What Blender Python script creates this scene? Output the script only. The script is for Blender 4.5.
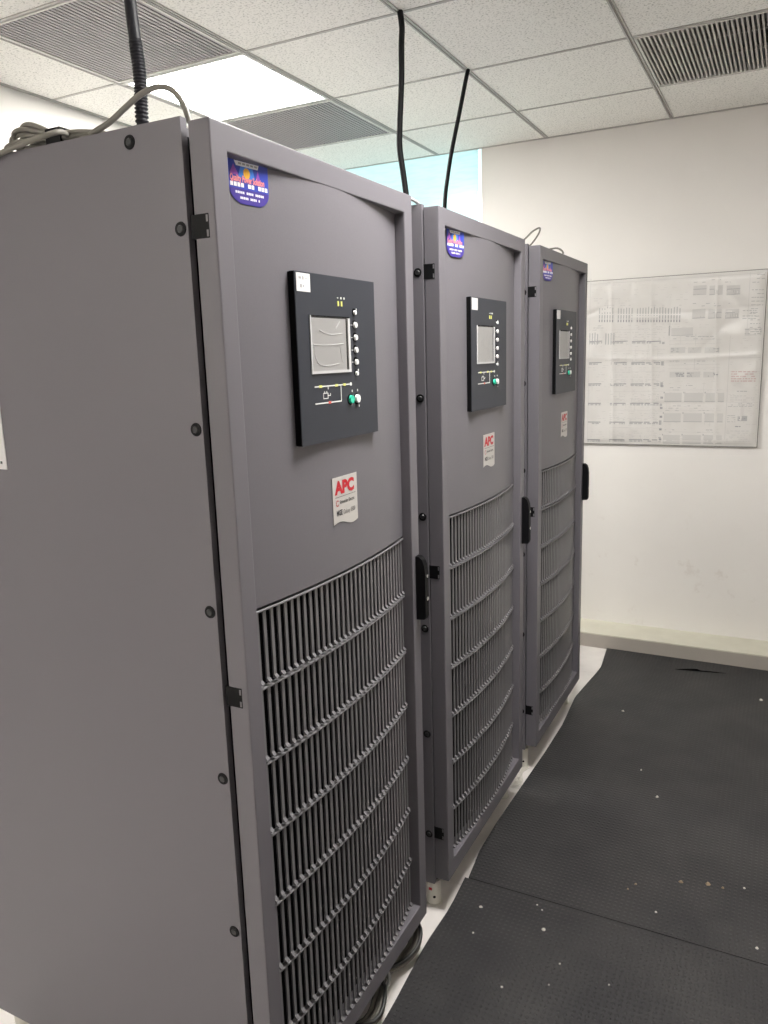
import bpy, bmesh, math, random
from mathutils import Vector, Matrix
random.seed(7)
scene = bpy.context.scene
for o in list(bpy.data.objects): bpy.data.objects.remove(o)
COL = scene.collection

# ---------------------------------------------------------------- camera
F_PX = 780.64
cam_d = bpy.data.cameras.new('camera'); cam = bpy.data.objects.new('camera', cam_d); COL.objects.link(cam)
cam_d.sensor_fit = 'HORIZONTAL'; cam_d.sensor_width = 36.0; cam_d.lens = F_PX * 36.0 / 768.0
cam_d.clip_start = 0.02
YAW, PIT, ROL = 0.4785, -0.1959, -0.0303
fw = Vector((-math.sin(YAW) * math.cos(PIT), math.cos(YAW) * math.cos(PIT), math.sin(PIT)))
rt = Vector((math.cos(YAW), math.sin(YAW), 0)); up = rt.cross(fw)
rt2 = rt * math.cos(ROL) + up * math.sin(ROL); up2 = rt2.cross(fw)
cam.matrix_world = Matrix(((rt2.x, up2.x, -fw.x, 0.7945), (rt2.y, up2.y, -fw.y, -1.0033),
                           (rt2.z, up2.z, -fw.z, 1.6128), (0, 0, 0, 1)))
scene.camera = cam

# ---------------------------------------------------------------- world, exposure
world = bpy.data.worlds.new('overcast_sky'); scene.world = world; world.use_nodes = True
bg = world.node_tree.nodes['Background']
bg.inputs[0].default_value = (0.80, 0.985, 0.99, 1); bg.inputs[1].default_value = 1.8
vs = scene.view_settings
vs.view_transform = 'Standard'; vs.look = 'None'; vs.gamma = 1.0; vs.use_curve_mapping = False
vs.exposure = 0.0
LAMP = 63.0

# ---------------------------------------------------------------- materials
M = {}
def principled(name, col, rough=0.5, metal=0.0, spec=0.5, coat=0.0, emis=None, estr=0.0, alpha=1.0, trans=0.0):
    m = bpy.data.materials.new(name); m.use_nodes = True
    b = m.node_tree.nodes['Principled BSDF']
    b.inputs['Base Color'].default_value = (*col, 1); b.inputs['Roughness'].default_value = rough
    b.inputs['Metallic'].default_value = metal; b.inputs['Specular IOR Level'].default_value = spec
    b.inputs['Coat Weight'].default_value = coat; b.inputs['Alpha'].default_value = alpha
    b.inputs['Transmission Weight'].default_value = trans
    if emis: b.inputs['Emission Color'].default_value = (*emis, 1); b.inputs['Emission Strength'].default_value = estr
    M[name] = m; return m
def nodes(m): return m.node_tree.nodes, m.node_tree.links, m.node_tree.nodes['Principled BSDF']
def add_noise(m, scale, amount, c1, c2, bump=0.0, detail=4, coord='Object', dist=0.002, stretch=None, lo=0.35, hi=0.65):
    n, l, b = nodes(m)
    tc = n.new('ShaderNodeTexCoord'); nz = n.new('ShaderNodeTexNoise'); rp = n.new('ShaderNodeValToRGB')
    nz.inputs['Scale'].default_value = scale; nz.inputs['Detail'].default_value = detail
    src = tc.outputs[coord]
    if stretch:
        mp = n.new('ShaderNodeMapping'); mp.inputs['Scale'].default_value = stretch
        l.new(src, mp.inputs[0]); src = mp.outputs[0]
    l.new(src, nz.inputs['Vector']); l.new(nz.outputs['Fac'], rp.inputs[0])
    rp.color_ramp.elements[0].color = (*c1, 1); rp.color_ramp.elements[1].color = (*c2, 1)
    rp.color_ramp.elements[0].position = lo; rp.color_ramp.elements[1].position = hi
    l.new(rp.outputs[0], b.inputs['Base Color'])
    if bump:
        bp = n.new('ShaderNodeBump'); bp.inputs['Strength'].default_value = bump; bp.inputs['Distance'].default_value = dist
        l.new(nz.outputs['Fac'], bp.inputs['Height']); l.new(bp.outputs[0], b.inputs['Normal'])
    return m

add_noise(principled('grey_paint', (.16, .155, .166), .42), 900, 1, (.132, .125, .141), (.152, .144, .161), .06, 2, dist=.0004)
principled('dark_inside', (.004, .004, .005), .9, spec=.05)
principled('black_plastic', (.005, .005, .006), .55, spec=.15)
principled('slat_paint', (.155, .15, .16), .35)
principled('panel_charcoal', (.034, .037, .047), .45, spec=.3)
principled('panel_edge', (.003, .003, .0035), .7, spec=.1)
principled('white_label', (.68, .67, .68), .5)
principled('ink_grey', (.30, .30, .31), .6)
principled('screen_grey', (.34, .335, .335), .35)
principled('film_edge_and_glint', (.62, .62, .63), .25)
principled('button_white', (.80, .80, .80), .35)
principled('button_green', (.03, .55, .36), .35)
principled('led_yellow', (.60, .60, .16), .4, emis=(.8, .78, .2), estr=.15)
principled('led_red', (.6, .08, .07), .4)
principled('line_white', (.75, .76, .74), .5)
principled('plate_white', (.60, .58, .56), .35, 0.3)
principled('red_ink', (.50, .008, .02), .45)
principled('black_ink', (.03, .03, .035), .5)
principled('screw_steel', (.02, .02, .022), .4)
principled('chrome', (.75, .75, .75), .2, 1.0)
principled('foot_plastic', (.62, .60, .54), .45)
principled('black_cable', (.006, .006, .007), .6, spec=.2)
principled('black_conduit', (.010, .010, .014), .5, spec=.3)
principled('grey_cable', (.20, .19, .165), .5)
principled('black_lead', (.022, .022, .022), .4)
principled('pale_cable', (.42, .42, .42), .45)
principled('beige_cable', (.16, .15, .13), .5)
principled('runner', (.42, .405, .385), .5)
principled('groove', (.12, .115, .11), .7)
principled('grille_left', (.34, .318, .328), .5)
principled('grille_frame', (.62, .61, .58), .5)
principled('grille_right', (.48, .46, .44), .5)
principled('fascia_grey', (.42, .385, .345), .5)
principled('duct_dark', (.05, .048, .048), .8)
principled('duct_grey', (.16, .15, .15), .8)
principled('lamp_frame', (.75, .75, .73), .4)
principled('diffuser', (.8, .8, .8), .5, emis=(1.0, .975, .93), estr=LAMP)
principled('window_frame', (.80, .82, .81), .4)
principled('reveal', (.86, .87, .85), .5)
principled('board_edge', (.16, .15, .14), .5)
principled('print_dark', (.32, .32, .33), .6)
principled('print_mid', (.43, .425, .425), .6)
principled('print_light', (.585, .57, .555), .6)
principled('print_pink', (.56, .42, .41), .6)
principled('crumb_white', (.75, .72, .66), .7)
principled('crumb_tan', (.35, .27, .18), .8)
principled('plastic_wrap', (.62, .60, .55), .3)
principled('sticker_blue', (.035, .06, .42), .35)
principled('sticker_indigo', (.055, .035, .26), .35)
principled('sticker_violet', (.30, .08, .45), .35)
principled('sticker_sky', (.06, .22, .72), .35)
principled('sticker_gold', (.85, .45, .05), .35)
principled('sticker_pink', (.85, .28, .30), .35)
principled('sticker_white', (.85, .85, .90), .35)
add_noise(principled('wall_paint', (.72, .70, .655), .6), 2.2, 1, (.80, .775, .745), (.83, .805, .775), .0, 6)
add_noise(principled('ledge_paint', (.66, .64, .53), .5), 6, 1, (.62, .60, .50), (.69, .67, .57), 0, 6)
add_noise(principled('floor_vinyl', (.72, .69, .65), .35), 7, 1, (.74, .70, .68), (.84, .80, .775), 0, 8)
add_noise(principled('poster_paper', (.62, .60, .575), .3, coat=.0), 9, 1, (.655, .635, .61), (.695, .675, .655), 0, 4)

# wall stains low down on the far wall
def wall_stains(m):
    n, l, b = nodes(m)
    old = b.inputs['Base Color'].links[0].from_socket
    tc = n.new('ShaderNodeTexCoord'); nz = n.new('ShaderNodeTexNoise'); nz.inputs['Scale'].default_value = 9
    nz.inputs['Detail'].default_value = 7; nz.inputs['Roughness'].default_value = .7
    rp = n.new('ShaderNodeValToRGB'); rp.color_ramp.elements[0].position = .60; rp.color_ramp.elements[1].position = .80
    rp.color_ramp.elements[1].color = (.55, .55, .55, 1)
    mx = n.new('ShaderNodeMix'); mx.data_type = 'RGBA'
    l.new(tc.outputs['Object'], nz.inputs[0]); l.new(nz.outputs['Fac'], rp.inputs[0]); 
    sp = n.new('ShaderNodeSeparateXYZ'); l.new(tc.outputs['Object'], sp.inputs[0])
    mr = n.new('ShaderNodeMapRange'); mr.inputs[1].default_value = .95; mr.inputs[2].default_value = .55; l.new(sp.outputs[2], mr.inputs[0])
    mu = n.new('ShaderNodeMath'); mu.operation = 'MULTIPLY'; l.new(rp.outputs[0], mu.inputs[0]); l.new(mr.outputs[0], mu.inputs[1]); l.new(mu.outputs[0], mx.inputs[0])
    l.new(old, mx.inputs[6]); mx.inputs[7].default_value = (.55, .49, .43, 1); l.new(mx.outputs[2], b.inputs['Base Color'])
wall_stains(M['wall_paint'])

# mineral-fibre ceiling tile: pale with fine dark fissures
def tile_mat():
    m = principled('ceiling_tile', (.7, .7, .66), .8, spec=.2); n, l, b = nodes(m)
    tc = n.new('ShaderNodeTexCoord'); oi = n.new('ShaderNodeObjectInfo'); ad = n.new('ShaderNodeVectorMath'); ad.operation = 'ADD'
    sc = n.new('ShaderNodeVectorMath'); sc.operation = 'SCALE'; sc.inputs[3].default_value = 1.0
    l.new(tc.outputs['Object'], ad.inputs[0]); l.new(oi.outputs['Location'], ad.inputs[1])
    nz = n.new('ShaderNodeTexNoise'); nz.inputs['Scale'].default_value = 130; nz.inputs['Detail'].default_value = 3; nz.inputs['Roughness'].default_value = .6
    l.new(ad.outputs[0], nz.inputs[0])
    rp = n.new('ShaderNodeValToRGB')
    rp.color_ramp.elements[0].position = .34; rp.color_ramp.elements[0].color = (.56, .55, .52, 1)
    rp.color_ramp.elements[1].position = .47; rp.color_ramp.elements[1].color = (.90, .885, .845, 1)
    l.new(nz.outputs['Fac'], rp.inputs[0]); l.new(rp.outputs[0], b.inputs['Base Color'])
    bp = n.new('ShaderNodeBump'); bp.inputs['Strength'].default_value = .4; bp.inputs['Distance'].default_value = .002
    l.new(nz.outputs['Fac'], bp.inputs['Height']); l.new(bp.outputs[0], b.inputs['Normal'])
tile_mat()

# rubber mat with a small square grid moulded in
def mat_mat():
    m = principled('rubber_mat', (.028, .027, .028), .55, spec=.35); n, l, b = nodes(m)
    tc = n.new('ShaderNodeTexCoord'); sp = n.new('ShaderNodeSeparateXYZ'); l.new(tc.outputs['Object'], sp.inputs[0])
    outs = []
    for k in (0, 1):
        mu = n.new('ShaderNodeMath'); mu.operation = 'MULTIPLY'; mu.inputs[1].default_value = 2 * math.pi / .0165
        si = n.new('ShaderNodeMath'); si.operation = 'SINE'
        l.new(sp.outputs[k], mu.inputs[0]); l.new(mu.outputs[0], si.inputs[0]); outs.append(si)
    mn = n.new('ShaderNodeMath'); mn.operation = 'MINIMUM'
    l.new(outs[0].outputs[0], mn.inputs[0]); l.new(outs[1].outputs[0], mn.inputs[1])
    rp = n.new('ShaderNodeValToRGB'); rp.color_ramp.elements[0].position = .0; rp.color_ramp.elements[1].position = .55
    l.new(mn.outputs[0], rp.inputs[0])
    bp = n.new('ShaderNodeBump'); bp.inputs['Strength'].default_value = .9; bp.inputs['Distance'].default_value = .0035
    l.new(rp.outputs[0], bp.inputs['Height']); l.new(bp.outputs[0], b.inputs['Normal'])
    nz = n.new('ShaderNodeTexNoise'); nz.inputs['Scale'].default_value = 5; nz.inputs['Detail'].default_value = 8
    cr = n.new('ShaderNodeValToRGB')
    cr.color_ramp.elements[0].position = .35; cr.color_ramp.elements[0].color = (.028, .0275, .030, 1)
    cr.color_ramp.elements[1].position = .75; cr.color_ramp.elements[1].color = (.046, .0445, .045, 1)
    l.new(tc.outputs['Object'], nz.inputs[0]); l.new(nz.outputs['Fac'], cr.inputs[0]); 
    mx = n.new('ShaderNodeMix'); mx.data_type = 'RGBA'; mx.blend_type = 'ADD'; mx.inputs[7].default_value = (.030, .0285, .030, 1)
    ml = n.new('ShaderNodeMath'); ml.operation = 'MULTIPLY'; l.new(rp.outputs[0], ml.inputs[0]); l.new(nz.outputs['Fac'], ml.inputs[1])
    l.new(ml.outputs[0], mx.inputs[0]); l.new(cr.outputs[0], mx.inputs[6]); l.new(mx.outputs[2], b.inputs['Base Color'])
mat_mat()

# frosted window film: light comes through it, shapes do not
def film_mat():
    m = bpy.data.materials.new('frosted_pane'); m.use_nodes = True; n = m.node_tree.nodes; l = m.node_tree.links
    for q in list(n): n.remove(q)
    out = n.new('ShaderNodeOutputMaterial'); tr = n.new('ShaderNodeBsdfTranslucent'); gl = n.new('ShaderNodeBsdfGlossy'); mx = n.new('ShaderNodeMixShader')
    gl.inputs['Roughness'].default_value = .25; mx.inputs[0].default_value = .04
    tc = n.new('ShaderNodeTexCoord'); mp = n.new('ShaderNodeMapping'); mp.inputs['Scale'].default_value = (9, 9, 60)
    nz = n.new('ShaderNodeTexNoise'); nz.inputs['Scale'].default_value = 1.0; nz.inputs['Detail'].default_value = 3
    rp = n.new('ShaderNodeValToRGB')
    rp.color_ramp.elements[0].position = .3; rp.color_ramp.elements[0].color = (.70, .82, .82, 1)
    rp.color_ramp.elements[1].position = .55; rp.color_ramp.elements[1].color = (.78, .87, .865, 1)
    l.new(tc.outputs['Object'], mp.inputs[0]); l.new(mp.outputs[0], nz.inputs[0]); l.new(nz.outputs['Fac'], rp.inputs[0]); l.new(rp.outputs[0], tr.inputs[0])
    l.new(tr.outputs[0], mx.inputs[1]); l.new(gl.outputs[0], mx.inputs[2]); l.new(mx.outputs[0], out.inputs[0])
    M['frosted_pane'] = m
film_mat()

# clear protective film on the displays
def clear_mat():
    m = bpy.data.materials.new('clear_film'); m.use_nodes = True; n = m.node_tree.nodes; l = m.node_tree.links
    for q in list(n): n.remove(q)
    out = n.new('ShaderNodeOutputMaterial'); tr = n.new('ShaderNodeBsdfTransparent'); gl = n.new('ShaderNodeBsdfGlossy'); mx = n.new('ShaderNodeMixShader')
    gl.inputs['Roughness'].default_value = .12; mx.inputs[0].default_value = .13
    l.new(tr.outputs[0], mx.inputs[1]); l.new(gl.outputs[0], mx.inputs[2]); l.new(mx.outputs[0], out.inputs[0])
    M['clear_film'] = m
clear_mat()

# ---------------------------------------------------------------- mesh helpers
class MB:
    def __init__(s): s.v = []; s.f = []
    def box(s, x0, x1, y0, y1, z0, z1):
        b = len(s.v)
        s.v += [(x, y, z) for x in (x0, x1) for y in (y0, y1) for z in (z0, z1)]
        s.f += [tuple(b + i for i in q) for q in ((0, 1, 3, 2), (4, 6, 7, 5), (0, 4, 5, 1), (2, 3, 7, 6), (0, 2, 6, 4), (1, 5, 7, 3))]
        return s
    def poly(s, pts):
        b = len(s.v); s.v += [tuple(p) for p in pts]; s.f.append(tuple(range(b, b + len(pts)))); return s
    def prism(s, ring0, ring1, cap=True):
        n = len(ring0); b = len(s.v); s.v += [tuple(p) for p in ring0] + [tuple(p) for p in ring1]
        for i in range(n): j = (i + 1) % n; s.f.append((b + i, b + j, b + n + j, b + n + i))
        if cap: s.f.append(tuple(b + i for i in reversed(range(n)))); s.f.append(tuple(b + n + i for i in range(n)))
        return s
    def cyl(s, p0, p1, r0, r1=None, n=16):
        r1 = r0 if r1 is None else r1
        p0 = Vector(p0); p1 = Vector(p1); d = (p1 - p0).normalized(); a = d.orthogonal().normalized(); c = d.cross(a)
        k = [(math.cos(2 * math.pi * i / n), math.sin(2 * math.pi * i / n)) for i in range(n)]
        return s.prism([p0 + (a * x + c * y) * r0 for x, y in k], [p1 + (a * x + c * y) * r1 for x, y in k])
    def grid(s, fn, nu, nv):
        b = len(s.v)
        for j in range(nv + 1):
            for i in range(nu + 1): s.v.append(tuple(fn(i / nu, j / nv)))
        for j in range(nv):
            for i in range(nu):
                q = b + j * (nu + 1) + i; s.f.append((q, q + 1, q + nu + 2, q + nu + 1))
        return s
    def tube(s, pts, rad, n=8, sub=6):
        P = [Vector(p) for p in pts]
        if sub > 1 and len(P) > 2:
            Q = []
            for i in range(len(P) - 1):
                a, b, c, d = P[max(i - 1, 0)], P[i], P[i + 1], P[min(i + 2, len(P) - 1)]
                for k in range(sub):
                    t = k / sub
                    Q.append(.5 * ((2 * b) + (c - a) * t + (2 * a - 5 * b + 4 * c - d) * t * t + (3 * b - a - 3 * c + d) * t ** 3))
            Q.append(P[-1]); P = Q
        rings = []; nrm = None
        for i, p in enumerate(P):
            t = (P[min(i + 1, len(P) - 1)] - P[max(i - 1, 0)]).normalized()
            nrm = t.orthogonal().normalized() if nrm is None else (nrm - t * nrm.dot(t)).normalized()
            bi = t.cross(nrm); r = rad(i / (len(P) - 1), i) if callable(rad) else rad
            rings.append([p + (nrm * math.cos(2 * math.pi * k / n) + bi * math.sin(2 * math.pi * k / n)) * r for k in range(n)])
        b = len(s.v)
        for R in rings: s.v += [tuple(q) for q in R]
        for i in range(len(rings) - 1):
            for k in range(n):
                j = (k + 1) % n; s.f.append((b + i * n + k, b + i * n + j, b + (i + 1) * n + j, b + (i + 1) * n + k))
        s.f.append(tuple(b + k for k in reversed(range(n)))); e = b + (len(rings) - 1) * n; s.f.append(tuple(e + k for k in range(n)))
        return s
    def mesh(s, name, mat, bevel=0, smooth=False, seg=2):
        me = bpy.data.meshes.new(name); bm = bmesh.new()
        vs_ = [bm.verts.new(p) for p in s.v]
        for q in s.f:
            try: bm.faces.new([vs_[i] for i in q])
            except ValueError: pass
        if bevel:
            es = [e for e in bm.edges if len(e.link_faces) == 2 and e.calc_face_angle(0) > .5]
            bmesh.ops.recalc_face_normals(bm, faces=bm.faces)
            bmesh.ops.bevel(bm, geom=es, offset=bevel, segments=seg, affect='EDGES', profile=.5)
        bmesh.ops.recalc_face_normals(bm, faces=bm.faces)
        if smooth:
            for q in bm.faces: q.smooth = True
        bm.to_mesh(me); bm.free()
        if mat: me.materials.append(M[mat])
        if smooth and smooth != 'all':
            pass
        return me
    def build(s, name, mat, parent=None, bevel=0, smooth=False, seg=2):
        o = bpy.data.objects.new(name, s.mesh(name, mat, bevel, smooth, seg)); COL.objects.link(o); o.parent = parent
        return o
def inst(name, me, parent, loc):
    o = bpy.data.objects.new(name, me); COL.objects.link(o); o.parent = parent; o.location = loc; return o
def tag(o, label=None, cat=None, group=None, kind=None):
    if label: o['label'] = label
    if cat: o['category'] = cat
    if group: o['group'] = group
    if kind: o['kind'] = kind
    return o
def empty(name, loc=(0, 0, 0)):
    o = bpy.data.objects.new(name, None); COL.objects.link(o); o.location = loc; o.empty_display_size = .05; return o
def text_into(mb, body, size, fn, bold=0.0, align='LEFT', sx=1.0):
    cu = bpy.data.curves.new('t', 'FONT'); cu.body = body; cu.size = size; cu.offset = bold; cu.align_x = align; cu.resolution_u = 3
    ob = bpy.data.objects.new('t', cu); COL.objects.link(ob)
    dg = bpy.context.evaluated_depsgraph_get(); me = bpy.data.meshes.new_from_object(ob.evaluated_get(dg))
    for p in me.polygons: mb.poly([fn(me.vertices[i].co.x * sx, me.vertices[i].co.y) for i in p.vertices])
    bpy.data.objects.remove(ob); bpy.data.curves.remove(cu); bpy.data.meshes.remove(me)

# ================================================================ SETTING
LX, RX, BY, WY, ZC = -2.096, 3.30, -3.95, 3.386, 2.731
S = .631; GX, GY = -1.697, .952
T = .15
# floor: raised-floor panels on a slab
fl = MB().box(LX - T, RX + T, BY - T, WY + T, -.10, -.012).build('floor', 'groove'); tag(fl, kind='structure')
P_ = .60
xs = [RX - P_ * i for i in range(8)]; ys = [1.60 + P_ * i for i in range(-8, 4)]
def clip(lo, hi, a, b): return max(lo, a), min(hi, b)
for xa in [-.52 + P_ * i for i in range(-3, 8)]:
    for ya in [1.60 + P_ * i for i in range(-10, 4)]:
        x0, x1 = clip(LX, RX, xa, xa + P_); y0, y1 = clip(BY, WY, ya, ya + P_)
        if x1 - x0 < .02 or y1 - y0 < .02: continue
        g = .0008
        MB().box(x0 + g, x1 - g, y0 + g, y1 - g, -.012, 0).build('floor_panel', 'floor_vinyl', fl, bevel=.0006, seg=1)
# walls
WIN = (-1.92, -.803, 1.02, ZC)      # window opening x0, x1, z0, z1 in the far wall
w = MB()
w.box(WIN[1], RX + T, WY, WY + T, -.1, ZC + .1).box(LX - T, WIN[0], WY, WY + T, -.1, ZC + .1).box(WIN[0], WIN[1], WY, WY + T, -.1, WIN[2])
tag(w.build('wall_far', 'wall_paint'), kind='structure')
tag(MB().box(LX - T, LX, BY, WY, -.1, ZC + .1).build('wall_left', 'wall_paint'), kind='structure')
tag(MB().box(RX, RX + T, BY, WY, -.1, ZC + .1).build('wall_right', 'wall_paint'), kind='structure')
tag(MB().box(LX - T, RX + T, BY - T, BY, -.1, ZC + .1).build('wall_back', 'wall_paint'), kind='structure')
tag(MB().box(LX, RX, WY - .226, WY, 0, .0794).build('trim_1', 'ledge_paint', bevel=.003), kind='structure')
tag(MB().box(LX, RX, WY - .2285, WY - .2262, 0, .074).build('trim_2', 'fascia_grey'), kind='structure')
# window
win = MB()
win.box(WIN[1] - .010, WIN[1], WY + .02, WY + .10, WIN[2], ZC).box(WIN[0], WIN[0] + .03, WY + .02, WY + .10, WIN[2], ZC)
win.box(WIN[0] + .03, WIN[1] - .010, WY + .02, WY + .10, WIN[2], WIN[2] + .04)
wo = win.build('window_1', 'window_frame', bevel=.002); tag(wo, kind='structure')
MB().box(WIN[0] + .03, WIN[1] - .046, WY + .055, WY + .06, WIN[2] + .04, ZC + .02).build('window_pane', 'frosted_pane', wo)
MB().box(WIN[1] - .046, WIN[1] - .010, WY + .055, WY + .06, WIN[2] + .04, ZC + .02).build('clear_pane_edge', 'clear_film', wo)
MB().box(WIN[0] - .03, WIN[1] + .0, WY - .05, WY + .02, WIN[2] - .03, WIN[2]).build('window_sill', 'reveal', wo, bevel=.003)
# ceiling
ce = MB().box(LX - T, RX + T, BY - T, WY + T, ZC + .16, ZC + .22).build('ceiling', 'duct_grey'); tag(ce, kind='structure')
gxs = [LX] + [GX + S * i for i in range(0, 9) if GX + S * i < RX - .05] + [RX]
gys = [BY] + [GY + S * i for i in range(-8, 4) if GY + S * i > BY + .05] + [WY]
VENTS = {(1, GY): 'A', (1, GY + 2 * S): 'B', (4, GY + 2 * S): 'C'}
LIGHTS = [(1, GY + S), (1, GY - 7 * S)]
def near(a, b): return abs(a - b) < .01
tile_cache = {}
for i in range(len(gxs) - 1):
    for j in range(len(gys) - 1):
        x0, x1, y0, y1 = gxs[i], gxs[i + 1], gys[j], gys[j + 1]
        if any(i == a and near(y0, b) for a, b in list(VENTS) + LIGHTS): continue
        k = (round(x1 - x0, 3), round(y1 - y0, 3)); hx, hy = (x1 - x0) / 2, (y1 - y0) / 2
        if k not in tile_cache: tile_cache[k] = MB().box(-hx + .002, hx - .002, -hy + .002, hy - .002, 0, .016).mesh('ceiling_tile', 'ceiling_tile')
        inst('ceiling_tile', tile_cache[k], ce, ((x0 + x1) / 2, (y0 + y1) / 2, ZC + .001))
for x in gxs[1:-1]:
    r = MB().box(x - .010, x - .003, BY, WY, ZC - .003, ZC + .03).box(x + .003, x + .010, BY, WY, ZC - .003, ZC + .03)
    r = r.build('ceiling_runner', 'runner', ce)
    MB().box(x - .003, x + .003, BY, WY, ZC + .004, ZC + .03).build('runner_groove', 'groove', r)
for y in gys[1:-1]:
    for i in range(len(gxs) - 1):
        a = gxs[i] + (.010 if i else 0); b = gxs[i + 1] - (.010 if i < len(gxs) - 2 else 0)
        MB().box(a, b, y - .006, y + .006, ZC - .002, ZC + .03).build('ceiling_cross_bar', 'runner', ce)
for nm, q in (('a', (LX, LX + .018, BY, WY)), ('b', (RX - .018, RX, BY, WY)), ('c', (LX + .018, RX - .018, WY - .014, WY)), ('d', (LX + .018, RX - .018, BY, BY + .018))):
    MB().box(*q, ZC - .003, ZC + .02).build('ceiling_edge_angle', 'runner', ce)

# lamps set in the ceiling
def lamp(i, y0, label):
    x0, x1 = gxs[i] + .014, gxs[i + 1] - .014; y0, y1 = y0 + .010, y0 + S - .010
    e = empty('ceiling_light', ((x0 + x1) / 2, (y0 + y1) / 2, ZC)); hx, hy = (x1 - x0) / 2, (y1 - y0) / 2
    fr = MB()
    for a in ((-hx, hx, -hy, -hy + .014), (-hx, hx, hy - .014, hy), (-hx, -hx + .014, -hy + .014, hy - .014), (hx - .014, hx, -hy + .014, hy - .014)):
        fr.box(*a, -.002, .06)
    fr.box(-hx, hx, -hy, hy, .06, .07)
    fr.build('lamp_frame', 'lamp_frame', e)
    MB().box(-hx + .014, hx - .014, -hy + .014, hy - .014, .004, .010).build('diffuser', 'diffuser', e)
    tag(e, label, 'light', 'square ceiling lights')
lamp(*LIGHTS[0], 'bright square ceiling light between two fine grey louvred vents')
lamp(*LIGHTS[1], 'square ceiling light by the left wall toward the back wall')

# surface-mounted panel over the aisle
def panel_lamp(x, y, hx, hy, label):
    e = empty('ceiling_light', (x, y, ZC - .0035))
    fr = MB()
    for a in ((-hx, hx, -hy, -hy + .014), (-hx, hx, hy - .014, hy), (-hx, -hx + .014, -hy + .014, hy - .014), (hx - .014, hx, -hy + .014, hy - .014)): fr.box(*a, -.035, 0)
    fr.box(-hx + .014, hx - .014, -hy + .014, hy - .014, -.008, 0)
    fr.build('lamp_frame', 'lamp_frame', e)
    MB().box(-hx + .014, hx - .014, -hy + .014, hy - .014, -.030, -.024).build('diffuser', 'diffuser', e)
    tag(e, label, 'light', 'square ceiling lights')
panel_lamp(.46, .68, .30, .30, 'square ceiling light fixed above the mat aisle before the first cabinets')

def vent(i, y0, label, n, wd, dp, mat, fmat, bars, back):
    x0, x1 = gxs[i] + .013, gxs[i + 1] - .013; y0, y1 = y0 + .009, y0 + S - .009
    e = empty('ceiling_vent', ((x0 + x1) / 2, (y0 + y1) / 2, ZC)); hx, hy = (x1 - x0) / 2, (y1 - y0) / 2; t = .009
    fr = MB()
    for a in ((-hx, hx, -hy, -hy + t), (-hx, hx, hy - t, hy), (-hx, -hx + t, -hy + t, hy - t), (hx - t, hx, -hy + t, hy - t)): fr.box(*a, -.004, .03)
    fr.build('vent_frame', fmat, e)
    MB().box(-hx, hx, -hy, hy, .075, .08).build('duct_back', back, e)
    me = MB().box(-wd / 2, wd / 2, -hy + t, hy - t, -.001, dp).mesh('vent_slat', mat)
    p = (2 * hx - 2 * t) / n
    for k in range(n): inst('vent_slat', me, e, (-hx + t + p * (k + .5), 0, 0))
    for k in range(bars):
        y = -hy + (k + 1) * 2 * hy / (bars + 1); MB().box(-hx + t, hx - t, y - .004, y + .004, dp * .55, dp + .004).build('vent_crossbar', mat, e)
    tag(e, label, 'vent', 'square ceiling vents')
vent(1, GY, 'fine louvred ceiling vent with the ribbed black conduit hanging before it', 32, .0115, .010, 'grille_left', 'grille_frame', 2, 'duct_grey')
vent(1, GY + 2 * S, 'fine louvred ceiling vent between the bright light and the window', 32, .0115, .010, 'grille_left', 'grille_frame', 2, 'duct_grey')
vent(4, GY + 2 * S, 'open slatted ceiling vent with dark gaps by the poster wall', 36, .0070, .022, 'grille_right', 'grille_frame', 2, 'duct_dark')

# ================================================================ CABINETS
W, ZB, ZT, FR, FT, FB = .712, .112, 1.9725, .0405, .0426, .050
DT = .041; BOW = .024; DEP = .85
def xp(y): return -BOW * ((y - W / 2) / (W / 2 - FR)) ** 2 - .0005
SL_TOP = 1.176; ROWP = .1475
N_SL = 33

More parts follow.
